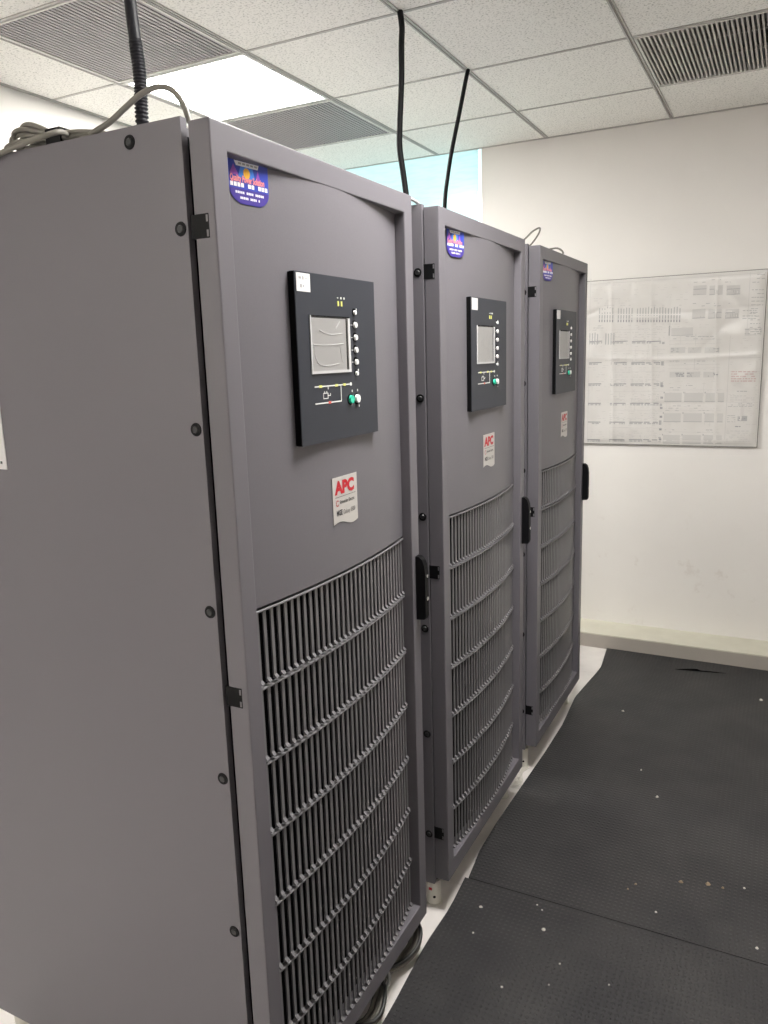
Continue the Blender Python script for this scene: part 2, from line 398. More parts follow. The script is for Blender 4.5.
def make_cabinet(sticker_dy=0.0):
    cab = empty('power_cabinet')
    # body, roof, side sheets
    MB().box(-DEP, -.056, .010, W - .010, .098, 1.955).build('body', 'dark_inside', cab)
    MB().box(-DEP, -.085, .0002, W - .0002, 1.9555, 1.9795).build('roof_panel', 'grey_paint', cab, bevel=.002)
    for near_side in (1, 0):
        y0, y1 = (-.0045, .0095) if near_side else (W - .0095, W + .0045)
        sp = MB().box(-DEP, -.051, y0, y1, .094, 1.9795).build('side_panel', 'grey_paint', cab, bevel=.0022)
        yo, sg = (y0, -1) if near_side else (y1, 1)
        for (sx, sz) in [(-.1556, 1.957)] + [(-.0655, 1.818 - .3128 * k) for k in range(6)]:
            MB().cyl((sx, yo + sg * .0001, sz), (sx, yo + sg * .0016, sz), .0112, .0105, 20).build('screw', 'black_plastic', sp)
            MB().cyl((sx, yo + sg * .0016, sz), (sx, yo + sg * .0030, sz), .0062, .0052, 12).build('screw_head', 'screw_steel', sp)
    # door frame ring
    d = MB()
    out = [(0, ZB), (W, ZB), (W, ZT), (0, ZT)]; inn = [(FR, ZB + FB), (W - FR, ZB + FB), (W - FR, ZT - FT), (FR, ZT - FT)]
    bm = bmesh.new()
    V = {}
    for nm, ring in (('o', out), ('i', inn)):
        for k, (y, z) in enumerate(ring):
            for x in (0, -DT): V[nm, k, x] = bm.verts.new((x, y, z))
    for k in range(4):
        j = (k + 1) % 4
        bm.faces.new([V['o', k, 0], V['o', j, 0], V['i', j, 0], V['i', k, 0]])
        bm.faces.new([V['o', k, -DT], V['i', k, -DT], V['i', j, -DT], V['o', j, -DT]])
        bm.faces.new([V['o', k, 0], V['o', k, -DT], V['o', j, -DT], V['o', j, 0]])
        bm.faces.new([V['i', k, 0], V['i', j, 0], V['i', j, -DT], V['i', k, -DT]])
    bmesh.ops.recalc_face_normals(bm, faces=bm.faces)
    es = [e for e in bm.edges if e.calc_face_angle(0) > .5]
    bmesh.ops.bevel(bm, geom=es, offset=.0022, segments=2, affect='EDGES', profile=.5)
    bmesh.ops.recalc_face_normals(bm, faces=bm.faces)
    me = bpy.data.meshes.new('door'); bm.to_mesh(me); bm.free(); me.materials.append(M['grey_paint'])
    door = bpy.data.objects.new('door', me); COL.objects.link(door); door.parent = cab
    # bowed upper sheet
    def sheet(u, v):
        y = FR + u * (W - 2 * FR); return (xp(y), y, SL_TOP + .006 + v * (ZT - FT + .004 - SL_TOP - .006))
    MB().grid(sheet, 40, 1).build('door_panel', 'grey_paint', door, smooth=True)
    MB().grid(lambda u, v: (xp(FR + u * (W - 2 * FR)) - v * .012, FR + u * (W - 2 * FR), SL_TOP + .006), 40, 1).build('door_panel_lip', 'grey_paint', door)
    # hinges in the near edge
    for zc in (1.819, 1.041, .261):
        h = MB()
        h.box(-DT - .006, -.013, -.0009, .012, zc - .018, zc + .018)
        hg = h.build('hinge', 'black_plastic', door)
        MB().box(-.0175, -.0138, -.0013, -.0002, zc + .006, zc + .016).box(-.0175, -.0138, -.0013, -.0002, zc - .016, zc - .006).build('hinge_clip', 'slat_paint', door)
    # louvred lower half
    zl0 = ZB + FB - .002
    lou = MB().grid(lambda u, v: (xp(FR + u * (W - 2 * FR)) - .026, FR + u * (W - 2 * FR), zl0 + v * (SL_TOP + .006 - zl0)), 40, 1).build('louver_back', 'dark_inside', cab, smooth=True)
    def barmesh(h, proud):
        m = MB()
        for side in range(1):
            n = 40
            for k in range(n):
                ya = FR + k / n * (W - 2 * FR); yb = FR + (k + 1) / n * (W - 2 * FR)
                pr = lambda y: [(xp(y) - .010, y, -h / 2), (xp(y) + proud, y, -h / 2), (xp(y) + proud, y, h * .18), (xp(y) + proud - h * .4, y, h / 2), (xp(y) - .010, y, h / 2)]
                m.prism(pr(ya), pr(yb), cap=(k in (0, n - 1)))
        return m.mesh('louver_bar', 'slat_paint')
    bar = barmesh(.0036, .0016)
    for k in range(0, 7): inst('louver_bar', bar, lou, (0, 0, SL_TOP - ROWP * k - (.001 if k == 0 else 0)))
    wS = .0085; pit = (W - 2 * FR) / N_SL; h = ROWP - .0018 - .0085
    prof = [(-.0055, 0), (.0035, 0), (.0035, .0012), (-.0025, .0072), (-.0025, h), (-.0055, h)]
    sm = MB().prism([(x, -wS / 2, z) for x, z in prof], [(x, wS / 2, z) for x, z in prof]).mesh('louver_slat', 'slat_paint')
    hb = SL_TOP - 6 * ROWP - .0024 - (zl0 + .004)
    prof2 = [(x, z if z < .05 else hb) for x, z in prof]
    sb = MB().prism([(x, -wS / 2, z) for x, z in prof2], [(x, wS / 2, z) for x, z in prof2]).mesh('louver_slat', 'slat_paint')
    for r in range(7):
        zb = SL_TOP - ROWP * (r + 1) + .0085 if r < 6 else zl0 + .004
        for c in range(N_SL):
            y = FR + pit * (c + .5); inst('louver_slat', sm if r < 6 else sb, lou, (xp(y), y, zb))
    # control panel slab
    dx = .007; y0, y1, z0, z1 = .2035, .5035, 1.4555, 1.767
    dp = MB().box(-.004, dx, y0, y1, z0, z1).build('control_panel', 'panel_charcoal', cab, bevel=.0012)
    MB().box(-.008, dx - .0015, y0 - .0012, y0 + .0004, z0 + .001, z1 - .001).build('panel_side_edge', 'panel_edge', dp)
    f = dx + .0004
    def plate(name, mat, a, b, c, e, th=.0006): return MB().box(dx - .0002, dx + th, a, b, c, e).build(name, mat, dp)
    plate('screen_bezel', 'panel_edge', .2455, .3950, 1.5855, 1.6925, .0005)
    plate('screen', 'screen_grey', .2500, .3770, 1.5905, 1.6880, .0010)
    sd = random.Random(3)
    bumps = [(sd.random(), sd.random(), sd.uniform(.04, .16), sd.uniform(-1, 1), sd.uniform(0, 3.14)) for _ in range(26)]
    def film(u, v):
        z = 0
        for (a, b, s_, am, th) in bumps:
            q = (u - a) * math.cos(th) + (v - b) * math.sin(th); z += am * math.exp(-(q / (s_ * .55)) ** 2) * .0017
        edge = min(u, 1 - u, v, 1 - v); z *= min(1, edge * 8)
        return (dx + .0030 + z, .2470 + u * .143, 1.5870 + v * .1035)
    MB().grid(film, 30, 26).build('screen_film', 'clear_film', dp, smooth=True)
    rim = MB()
    for a in ((.2455, .2490, 1.5855, 1.6920), (.3840, .3925, 1.5855, 1.6900), (.2490, .3840, 1.5855, 1.5905)): rim.box(dx, dx + .0022, *a)
    rim.build('film_edge', 'film_edge_and_glint', dp, bevel=.0006)
    for k, z in enumerate((1.702, 1.6775, 1.653, 1.6284, 1.6046, 1.5816)):
        rr = .0062 if 0 < k < 5 else .0048
        b = MB().cyl((dx - .0003, .4150, z), (dx + .0045, .4150, z), rr, rr * .85, 16).build('button', 'button_white', dp)
        MB().cyl((dx - .0003, .4138, z + .0012), (dx + .0006, .4138, z + .0012), rr * 1.45, n=18).build('button_well', 'panel_edge', dp)
        if 0 < k < 5: plate('tick_mark', 'line_white', .3985, .4060, z - .0006, z + .0006)
    plate('legend', 'line_white', .4225, .4255, 1.7065, 1.7105); plate('legend', 'line_white', .4225, .4255, 1.5865, 1.5905)
    for y in (.3520, .3650): plate('status_light', 'led_yellow', y - .0026, y + .0026, 1.7120, 1.7215, .0012)
    for y, hh in ((.3515, .0016), (.3640, .0040), (.3760, .0040)): plate('legend', 'line_white', y - .0024, y + .0024, 1.7275 - hh / 2, 1.7275 + hh / 2)
    # mimic diagram
    plate('mimic_line', 'line_white', .2540, .3890, 1.5604, 1.5626)
    plate('mimic_line', 'line_white', .2535, .3510, 1.5288, 1.5312)
    plate('mimic_line', 'line_white', .3498, .3516, 1.5312, 1.5604)
    plate('mimic_line', 'line_white', .3010, .3026, 1.5550, 1.5604)
    MB().cyl((dx, .3905, 1.5615), (dx + .0008, .3905, 1.5615), .0036, n=12).build('mimic_dot', 'line_white', dp)
    for y in (.2740, .3330, .3640): plate('status_light', 'led_yellow', y - .0050, y + .0050, 1.5592, 1.5638, .0012)
    plate('status_light', 'led_red', .3010, .3100, 1.5276, 1.5324, .0012)
    bat = MB()
    for a in ((.2830, .3010, 1.5375, 1.5390), (.2830, .2845, 1.5375, 1.5490), (.2995, .3010, 1.5375, 1.5490), (.2830, .3010, 1.5475, 1.5490), (.2870, .2890, 1.5490, 1.5520), (.2950, .2970, 1.5490, 1.5520), (.3010, .3100, 1.5425, 1.5440), (.3088, .3102, 1.5440, 1.5475)): bat.box(dx - .0002, dx + .0006, *a)
    bat.build('battery_symbol', 'line_white', dp)
    for y, mt in ((.3875, 'button_green'), (.4130, 'button_white')):
        MB().cyl((dx - .0003, y - .001, 1.5310), (dx + .0008, y - .001, 1.5310), .0112, n=20).build('button_well', 'panel_edge', dp)
        MB().cyl((dx, y, 1.5310), (dx + .0055, y, 1.5310), .0088, .0078, 20).build('button', mt, dp)
    for y, z in ((.3950, 1.5475), (.4175, 1.5480), (.4225, 1.5160)): plate('legend', 'line_white', y - .0014, y + .0014, z - .0022, z + .0022)
    tg = plate('paper_tag', 'white_label', .2085, .2535, 1.7325, 1.7645, .0008)
    wr = MB()
    for (a, b, c, e) in ((.216, .224, 1.7540, 1.7580), (.228, .232, 1.7530, 1.7590), (.236, .246, 1.7548, 1.7558), (.2195, .2255, 1.7390, 1.7450), (.2290, .2320, 1.7400, 1.7440)): wr.box(dx + .0008, dx + .0010, a, b, c, e)
    wr.build('handwriting', 'print_dark', tg)
    dp.location.y = -.0045
    # name plate
    def on(y, e=.0010): return xp(y) + e
    n = 16; pl = MB()
    top = lambda u: 1.3790; bot = lambda u: 1.2835 + .0045 * math.sin(u * 2 * math.pi) - .003 * u
    pl.grid(lambda u, v: (on(.322 + .101 * u), .322 + .101 * u, bot(u) * (1 - v) + top(u) * v), n, 2)
    pl.grid(lambda u, v: (on(.322 + .101 * u) - v * .0012, .322 + .101 * u, top(u)), n, 1).grid(lambda u, v: (on(.322 + .101 * u) - v * .0012, .322 + .101 * u, bot(u)), n, 1)
    pl = pl.build('name_plate', 'plate_white', cab); pl.location.y = -.0135
    def put(y0_, z0_, e): return lambda u, v: (on(y0_ + u, e), y0_ + u, z0_ + v)
    t = MB(); text_into(t, 'APC', .0350, put(.3325, 1.3455, .0014), .0019, sx=1.16); t.build('red_lettering', 'red_ink', pl)
    t = MB(); t.grid(lambda u, v: (on(.331 + .084 * u, .0014), .331 + .084 * u, 1.3380 + .0009 * v), 4, 1)
    text_into(t, 'Schneider Electric', .0098, put(.348, 1.3240, .0014), .0002, sx=.86)
    text_into(t, 'MGE', .0150, put(.334, 1.3010, .0014), .0006, sx=.75); text_into(t, 'Galaxy 5500', .0125, put(.361, 1.3010, .0014), .0, sx=.80)
    t.build('black_lettering', 'black_ink', pl)
    t = MB()
    for k in range(8):
        a = .8 + k * .65; t.poly([(on(.339, .0014), .339 + math.cos(q) * rr_, 1.3262 + math.sin(q) * rr_) for q, rr_ in ((a, .0042), (a + .45, .0042), (a + .45, .0066), (a, .0066))])
    t.build('red_emblem', 'red_ink', pl)
    # blue advertising sticker in the top corner
    cx, cz, hw, hh = .1115 + sticker_dy, 1.898, .0465, .034
    def st(u, v, e): y = cx + u * hw; return (xp(y) + e, y, cz + v * hh)
    def blob(pts, e): return [st(u, v, e) for u, v in pts]
    m = MB(); prof_ = []
    def half(v): return 1.0 if v > -.35 else math.sqrt(max(0, 1 - ((-.35 - v) / .75) ** 2)) if v > -1.0 else .5
    m.grid(lambda u, v: st((2 * u - 1) * half(2 * v - 1), 2 * v - 1, .0008), 12, 16)
    sk = m.build('advert_sticker', 'sticker_blue', cab)
    m = MB(); m.grid(lambda u, v: st((2 * u - 1) * half(-1 + v * .68) * .985, -.98 + v * .66, .0011), 12, 8); m.build('sticker_foot', 'sticker_indigo', sk)
    for tri in ([(.30, .0), (.62, .0), (.46, .68)], [(-.95, .30), (-.5, .25), (-.75, .75)]): MB().poly(blob(tri, .0011)).build('sticker_glow', 'sticker_violet', sk)
    m = MB(); m.poly(blob([(-.55, .20), (.30, .20), (.20, .70), (-.40, .72)], .0011)); m.build('sticker_sky', 'sticker_sky', sk)
    m = MB(); m.poly(blob([(-.12 + .17 * math.cos(a * .5236), .42 + .25 * math.sin(a * .5236)) for a in range(12)], .0014)); m.build('sticker_emblem', 'sticker_gold', sk)
    m = MB(); m.poly(blob([(-.72, .92), (.52, .92), (.46, .70), (-.62, .70)], .0014))
    for (v0, a, b, cnt) in ((-.24, -.95, .95, 11),):
        for k in range(cnt):
            if k in (4, 7): continue
            u0 = a + (b - a) * k / cnt; m.poly(blob([(u0, v0), (u0 + (b - a) / cnt * .8, v0), (u0 + (b - a) / cnt * .8, v0 + .19), (u0, v0 + .19)], .0014))
    for (v0, a, b, cnt) in ((-.54, -.72, .72, 16), (-.78, -.5, .5, 12)):
        for k in range(cnt):
            if k in (5, 10): continue
            u0 = a + (b - a) * k / cnt; m.poly(blob([(u0, v0), (u0 + (b - a) / cnt * .75, v0), (u0 + (b - a) / cnt * .75, v0 + .11), (u0, v0 + .11)], .0014))
    m.build('white_print', 'sticker_white', sk)
    m = MB(); text_into(m, 'Quality Power Solution', .0140, lambda u, v: (xp(cx - hw * .95 + u) + .0016, cx - hw * .95 + u, cz + v), .0005, sx=.60)
    m.build('red_lettering', 'sticker_pink', sk)
    m = MB()
    for k in range(5): m.poly(blob([(-.52 + k * .20, .775), (-.38 + k * .20, .775), (-.38 + k * .20, .855), (-.52 + k * .20, .855)], .0016))
    m.build('small_print', 'print_mid', sk)
    # swing handle on the far stile
    hp = [(0.0002, 1.128), (.010, 1.127), (.018, 1.120), (.023, 1.106), (.0255, 1.085), (.0255, .975), (.022, .967), (.0002, .965)]
    hd = MB().prism([(x, .688, z) for x, z in hp], [(x, .7085, z) for x, z in hp]).build('handle', 'black_plastic', cab, bevel=.0012)
    MB().cyl((.0250, .6985, 1.078), (.0275, .6985, 1.078), .0040, n=14).build('lock_cylinder', 'chrome', hd)
    MB().cyl((.0250, .6985, 1.020), (.0275, .6985, 1.020), .0052, n=14).build('lock_cylinder', 'chrome', hd)
    # feet
    for x in (-.066, -DEP + .06):
        for y in (.040, W - .040):
            ft = MB().cyl((x, y, .004), (x, y, .080), .022, .0225, 20).cyl((x, y, 0), (x, y, .0045), .026, .024, 20).build('foot', 'foot_plastic', cab, bevel=0)
            MB().cyl((x, y, .080), (x, y, .0985), .014, n=12).build('foot_stem', 'black_plastic', ft)
            MB().cyl((x + .010, y - .0196, .030), (x + .0105, y - .0206, .030), .0042, n=10).build('foot_hole', 'black_plastic', ft)
            if x > -.1: MB().box(x - .006, x + .004, y - .0232, y - .0222, .052, .060).build('foot_mark', 'red_ink', ft)
    return cab

proto = make_cabinet()
def copy_tree(o, parent=None):
    c = o.copy(); COL.objects.link(c); c.parent = parent
    for ch in [q for q in bpy.data.objects if q.parent == o]: copy_tree(ch, c)
    return c
def kids(o): return list(o.children)
def copy_cab(loc):
    kmap = {}
    c = proto.copy(); COL.objects.link(c)
    for p in proto.children:
        q = p.copy(); COL.objects.link(q); q.parent = c
        for s_ in p.children:
            r = s_.copy(); COL.objects.link(r); r.parent = q
    c.location = loc; return c
bpy.context.view_layer.update()
Y2, Y3 = .857, 1.7292
cab2 = copy_cab((.005, Y2, 0)); cab3 = copy_cab((.009, Y3, 0))
for c in (cab2, cab3):
    for p in c.children:
        if p.name.split('.')[0] in ('body', 'side_panel', 'roof_panel'): p.location.x += .0080
        if p.name.startswith('advert_sticker'): p.location.y += .022; p.location.x += .0045
GRP = 'grey power cabinets in a row'
tag(proto, 'tall grey power cabinet with a tied grey cable coil on its roof', 'cabinet', GRP)
tag(cab2, 'tall grey power cabinet standing between two cabinets of its kind', 'cabinet', GRP)
tag(cab3, 'tall grey power cabinet at the end of the row beside the poster wall', 'cabinet', GRP)
# reflections on the first screen's creased film, put in as pale raised strokes
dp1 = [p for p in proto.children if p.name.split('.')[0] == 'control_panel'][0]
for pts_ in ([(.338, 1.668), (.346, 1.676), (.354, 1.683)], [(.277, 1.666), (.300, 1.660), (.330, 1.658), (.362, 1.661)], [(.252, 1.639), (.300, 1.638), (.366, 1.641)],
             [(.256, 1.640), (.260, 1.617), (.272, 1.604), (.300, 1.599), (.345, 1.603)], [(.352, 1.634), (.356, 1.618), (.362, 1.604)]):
    MB().tube([(.0082, y_, z_) for y_, z_ in pts_], .0007, 6, 4).build('film_glint', 'film_edge_and_glint', dp1, smooth=True)
# pale notice on the first cabinet's side
nt = MB().box(-.66, -.5395, -.0062, -.0046, 1.4212, 1.62).build('notice_plate', 'white_label', proto)
MB().box(-.556, -.551, -.0066, -.0060, 1.432, 1.437).build('notice_dot', 'black_ink', nt)

# ================================================================ CABLES
def cable(name, pts, r, mat, label, n=10, sub=8, group=None):
    return tag(MB().tube(pts, r, n, sub).build(name, mat, smooth=True), label, 'cable', group)
# ribbed conduit into the first cabinet
pts = [(-.4585, .35, 2.722), (-.462, .35, 2.50), (-.4583, .35, 2.346), (-.4535, .35, 2.27), (-.4490, .35, 2.195), (-.4530, .35, 2.117), (-.455, .35, 1.9797)]
nn = (len(pts) - 1) * 70
def rib(t, i): return .0115 + (.0026 if (i // 3) % 2 else 0) if i > nn * .50 else .0125
e = MB().tube(pts, rib, 12, 70).build('conduit', 'black_conduit', smooth=True)
tag(e, 'ribbed black conduit running from the ceiling into a cabinet roof', 'conduit')
cable('power_cable', [(-.425, 1.572, 2.7275), (-.404, 1.538, 2.665), (-.394, 1.51, 2.60), (-.392, 1.50, 2.4957), (-.402, 1.50, 2.36), (-.404, 1.50, 2.29), (-.394, 1.50, 2.215), (-.384, 1.50, 2.135), (-.380, 1.50, 2.05), (-.382, 1.50, 1.990)], .0100, 'black_cable', 'thick black cable hanging from the ceiling onto the middle cabinet')
cable('power_cable', [(-.426, 2.194, 2.7275), (-0.4299, 2.170, 2.6698), (-0.4405, 2.140, 2.5683), (-0.4547, 2.125, 2.4856), (-0.4691, 2.110, 2.3987), (-0.4814, 2.100, 2.3118), (-0.4936, 2.100, 2.2294), (-.502, 2.10, 2.08), (-.504, 2.10, 1.989)], .0085, 'black_cable', 'thinner black cable slanting from the ceiling onto the end cabinet')
# tied coil of grey cable on the first roof
RZ = 1.9797
coil = empty('cable_coil', (-.370, .050, RZ)); tag(coil, 'tied coil of grey cable lying on a cabinet roof', 'cable')
rd = random.Random(5); m = MB()
for k, (xl, zk) in enumerate(((-.134, .046), (-.130, .036), (-.117, .051), (-.094, .057), (-.122, .025), (-.106, .041), (-.136, .030))):
    oy = .012 * math.sin(k * 1.9) + .004; q = .004 * (k % 3)
    m.tube([(.004, oy * .4, .024 + q), (xl * .35, oy * .7, .026 + (zk - .026) * .6), (xl * .75, oy, zk + .001), (xl, oy * 1.1 + .006, zk - .005), (xl * .92, oy + .022, zk * .45 + .004), (xl * .45, oy + .020, .009 + q), (.010, .016, .008 + q),
            (.060, oy + .018, .007 + q), (.098 + .004 * (k % 4), oy + .010, .010 + q), (.060, oy - .002, .018 + q), (.004, oy * .4, .024 + q)], .0046, 8, 5)
m.build('loops', 'grey_cable', coil, smooth=True)
MB().box(-.020, .016, -.012, .028, .0005, .040).build('tie', 'black_plastic', coil, bevel=.006)
def tail(pts, r): MB().tube([(x + .370, y - .050, z - RZ) for x, y, z in pts], r, 10, 8).build('cable_tail', 'grey_cable', coil, smooth=True)
tail([(-.33, .050, 1.990), (-.278, .045, 2.0015), (-.2422, .045, 2.0111), (-.2063, .045, 2.027), (-.1717, .045, 2.0411), (-.1389, .045, 2.0467), (-.1123, .045, 2.0415), (-.0951, .045, 2.0285), (-.0827, .045, 2.0104), (-.0763, .045, 1.9933), (-.074, .045, 1.985)], .0048)
tail([(-.34, .045, 2.004), (-.325, .010, 2.000), (-.345, -.0115, 1.990), (-.405, -.0125, 1.984), (-.445, -.0135, 1.978), (-.50, -.0145, 1.970), (-.57, -.0145, 1.955)], .0046)
cable('thin_cable', [(-.075, .70, RZ + .0045), (-.062, .76, RZ + .012), (-.052, .82, RZ + .008), (-.055, .87, RZ + .0045), (-.075, .92, RZ + .0045)], .0040, 'pale_cable', 'short pale cable bridging two cabinet roofs')
cable('thin_cable', [(-.085, 1.75, RZ + .0035), (-.066, 1.79, RZ + .024), (-.040, 1.80, RZ + .049), (-.0145, 1.80, RZ + .0585), (-.0175, 1.80, RZ + .040), (-.045, 1.81, RZ + .010), (-.060, 1.82, RZ + .0035)], .0030, 'beige_cable', 'thin grey wire looping up at the corner of the end cabinet')
cable('thin_cable', [(-.09, 2.0, RZ + .0040), (-.045, 2.06, RZ + .0175), (-.020, 2.06, RZ + .018), (-.003, 2.06, RZ + .008), (.002, 2.065, RZ - .003)], .0034, 'beige_cable', 'thin dark wire lying over the top of the end cabinet door')
# bundle of leads on the floor under the first door
bun = empty('cable_bundle', (-.057, .55, 0)); tag(bun, 'bundle of black and grey leads on the floor beneath a cabinet door', 'cable')
rd = random.Random(11); mk = {'black_lead': MB(), 'beige_cable': MB()}
for k in range(11):
    j = rd.uniform(-.012, .012); h0 = rd.uniform(.0, .03); out_ = rd.uniform(.030, .062)
    P = [(-.05 + j, -.30, .010 + h0), (-.02 + j, -.22, .012 + h0), (out_ - .01, -.14, .012 + h0 * .6), (out_ - .016, -.07, .018 + h0), (.012 + j * .6, -.015, .030 + h0 * .6), (out_ - .02, .05, .020 + h0 * .8), (out_ - .006, .11, .026 + h0), (out_ - .026, .155, .045 + h0), (-.02 + j, .165, .055 + h0)]
    mk['black_lead' if k % 2 else 'beige_cable'].tube(P, .0052, 7, 4)
for a, m in mk.items(): m.build('leads' if a == 'black_lead' else 'grey_leads', a, bun, smooth=True)
MB().tube([(.020, -.028, .012), (.030, -.022, .030), (.026, -.016, .055), (.004, -.014, .064)], .0042, 7, 5).build('cable_tie', 'pale_cable', bun, smooth=True)
cable('lead_end', [(-.10, 2.13, .006), (-.062, 2.15, .008), (-.052, 2.18, .012), (-.060, 2.205, .022), (-.085, 2.215, .012), (-.11, 2.20, .0065)], .0058, 'black_cable', 'short black lead curling out beneath the end cabinet')

# ================================================================ FLOOR THINGS
def mat_thing(edge, y0, y1, x1, label, seed, slit=None):
    rd = random.Random(seed); th = .006; n = len(edge)
    m = MB(); nx = 24
    ys_ = [y0 + (y1 - y0) * k / 60 for k in range(61)]
    def ex(y):
        for (ya, xa), (yb, xb) in zip(edge, edge[1:]):
            if ya <= y <= yb: t = (y - ya) / (yb - ya); return xa + (xb - xa) * t
        return edge[-1][1] if y > edge[-1][0] else edge[0][1]
    def wav(x, y): return .0012 * math.sin(3.1 * x + seed) * math.sin(2.3 * y) + .0012
    top = lambda u, v: ((lambda y: (ex(y) + u * (x1 - ex(y)), y, th + wav(u, y)))(y0 + v * (y1 - y0)))
    m.grid(top, nx, 60)
    bt = lambda u, v: ((lambda y: (ex(y) + u * (x1 - ex(y)), y, .0008))(y0 + v * (y1 - y0)))
    m.grid(bt, nx, 60)
    for u in (0, 1): m.grid(lambda s_, t: (lambda a, b: (a[0], a[1], a[2] * (1 - s_) + b[2] * s_))(top(u, t), bt(u, t)), 1, 60)
    for v in (0, 1): m.grid(lambda t, s_: (lambda a, b: (a[0], a[1], a[2] * (1 - s_) + b[2] * s_))(top(t, v), bt(t, v)), nx, 1)
    bmn = m.build('rubber_mat', 'rubber_mat')
    return tag(bmn, label, 'mat', 'black rubber floor mats')
E1 = [(-2.4, -.01), (.20, .004), (.4426, .003), (.5102, .0015), (.7144, -.009), (.8812, -.0027), (1.0275, -.012)]
E2 = [(1.0325, -.002), (1.179, -.0183), (1.3525, -.0192), (1.4844, -.015), (1.7584, -.0062), (1.8994, -.0015), (2.1614, .001), (2.4669, -.0158), (2.8044, .0147), (2.8774, .0194), (3.152, -.0067)]
mt1 = mat_thing(E1, -2.4, 1.0275, 1.45, 'black gridded rubber mat with crumbs beside the first cabinets', 1)
mt2 = mat_thing(E2, 1.0325, 3.150, 1.45, 'long black rubber mat reaching the ledge under the poster', 2)
# torn, lifted lip near the ledge
tl = MB()
for k in range(16):
    u = k / 16; u2 = (k + 1) / 16
    def lp(u): x = .3685 + u * .235; hgt = .0125 * max(0, math.sin(math.pi * u)) ** .8 * (1 if u < .45 else .45) ; return x, 2.985 + .043 * u, hgt
    a, b = lp(u), lp(u2)
    tl.poly([(a[0], a[1] + .010, .0078), (b[0], b[1] + .010, .0078), (b[0], b[1], .0082 + b[2]), (a[0], a[1], .0082 + a[2])])
    tl.poly([(a[0], a[1], .0082 + a[2]), (b[0], b[1], .0082 + b[2]), (b[0], b[1] + .0015, .0076), (a[0], a[1] + .0015, .0076)])
tl.build('lifted_lip', 'panel_edge', mt2)
# crumbs on the mats
rd = random.Random(21)
def crumb(x, y, r, mat, label, z0=.0072):
    m = MB(); n = 6
    ring = [(x + r * rd.uniform(.6, 1.2) * math.cos(2 * math.pi * k / n), y + r * rd.uniform(.6, 1.2) * math.sin(2 * math.pi * k / n)) for k in range(n)]
    m.prism([(a, b, z0) for a, b in ring], [((a - x) * .55 + x, (b - y) * .55 + y, z0 + r * .7) for a, b in ring])
    tag(m.build('crumb', mat), label, 'debris', 'crumbs on the mats')
CR = []
NEAR=[(0.273, 0.907, 0.0075), (0.08, 0.921, 0.0063), (0.096, 0.812, 0.0044), (0.232, 0.662, 0.0046), (0.339, 0.72, 0.0035), (0.346, 0.802, 0.0038), (0.478, 0.786, 0.0035), (0.227, 0.999, 0.0035), (0.246, 0.984, 0.0035)]
FAR=[(0.46, 1.738, 0.0068), (0.595, 1.283, 0.0067), (0.67, 1.307, 0.0081), (0.712, 1.307, 0.0054), (0.473, 1.216, 0.0048), (0.455, 1.183, 0.0042), (0.813, 1.084, 0.0051), (0.376, 1.909, 0.0052), (0.77, 2.766, 0.0087), (0.217, 2.401, 0.0066), (0.546, 1.115, 0.0038), (0.769, 1.333, 0.0041)]
for k, (x, y, r) in enumerate(NEAR): crumb(x, y, r, 'crumb_white', 'small white crumb lying on the mat with the crumbs' if k else 'largest white crumb on the mat beside the first cabinets')
for k, (x, y, r) in enumerate(FAR): crumb(x, y, r, 'crumb_tan' if 0 < k < 6 else 'crumb_white', 'small tan crumb lying on the long mat' if 0 < k < 6 else 'small pale crumb lying on the long mat')
# crumpled plastic sheet on the floor strip
rd = random.Random(9); hts = [[rd.uniform(.0015, .016) for _ in range(9)] for _ in range(9)]
def crump(u, v):
    i, j = round(u * 8), round(v * 8)
    hgt = hts[i][j] * (1 if 0 < i < 8 and 0 < j < 8 else .12) + .001
    return (-.105 + u * .078 + .01 * math.sin(7 * v), 1.612 + v * .150 + .008 * math.sin(5 * u + 1), hgt)
tag(MB().grid(crump, 8, 8).build('plastic_sheet', 'plastic_wrap'), 'crumpled pale plastic sheet on the floor beneath the middle cabinet', 'plastic sheet')

# ================================================================ POSTER BOARD ON THE FAR WALL
BX0, BX1, BZ0, BZ1 = -.53, .6703, 1.1057, 1.9788
bd = empty('wall_board', ((BX0 + BX1) / 2, WY, BZ0)); tag(bd, 'large creased white diagram poster mounted on a board on the wall', 'poster')
bcx = (BX0 + BX1) / 2
def L(x, y, z): return (x - bcx, y - WY, z - BZ0)
MB().box(BX0 - bcx, BX1 - bcx, -.014, -.0005, 0, BZ1 - BZ0).build('backing_board', 'board_edge', bd)
CRX = [-.34, -.06, .040, .142, .235, .455]; CRZ = [1.335, 1.565, 1.80]
rd = random.Random(4)
wr = [(rd.uniform(BX0, BX1), rd.uniform(BZ0, BZ1), rd.uniform(.02, .07), rd.uniform(-.0045, .0045), rd.uniform(0, 3.14)) for _ in range(70)]
def bulge(x, z):
    h = .0060
    for k, c in enumerate(CRX): h += (.0050 if k % 2 else -.0030) * math.exp(-abs(x - c + .012 * math.sin(4 * z)) / .012)
    for k, c in enumerate(CRZ): h += (.0046 if k % 2 else -.0028) * math.exp(-abs(z - c + .008 * math.sin(6 * x)) / .010)
    for (a, b, s_, am, th) in wr:
        dx_, dz_ = x - a, z - b; q = dx_ * math.cos(th) + dz_ * math.sin(th); p = -dx_ * math.sin(th) + dz_ * math.cos(th)
        if abs(q) < .08 and abs(p) < .2: h += am * math.exp(-(q / s_) ** 2 * 4 - (p / (s_ * 2.5)) ** 2)
    e = min(x - BX0, BX1 - x, z - BZ0, BZ1 - z); return max(.0004, h * min(1, max(0, e) / .03))
def sheetp(x, z, e=0): return L(x, WY - .0145 - bulge(x, z) - e, z)
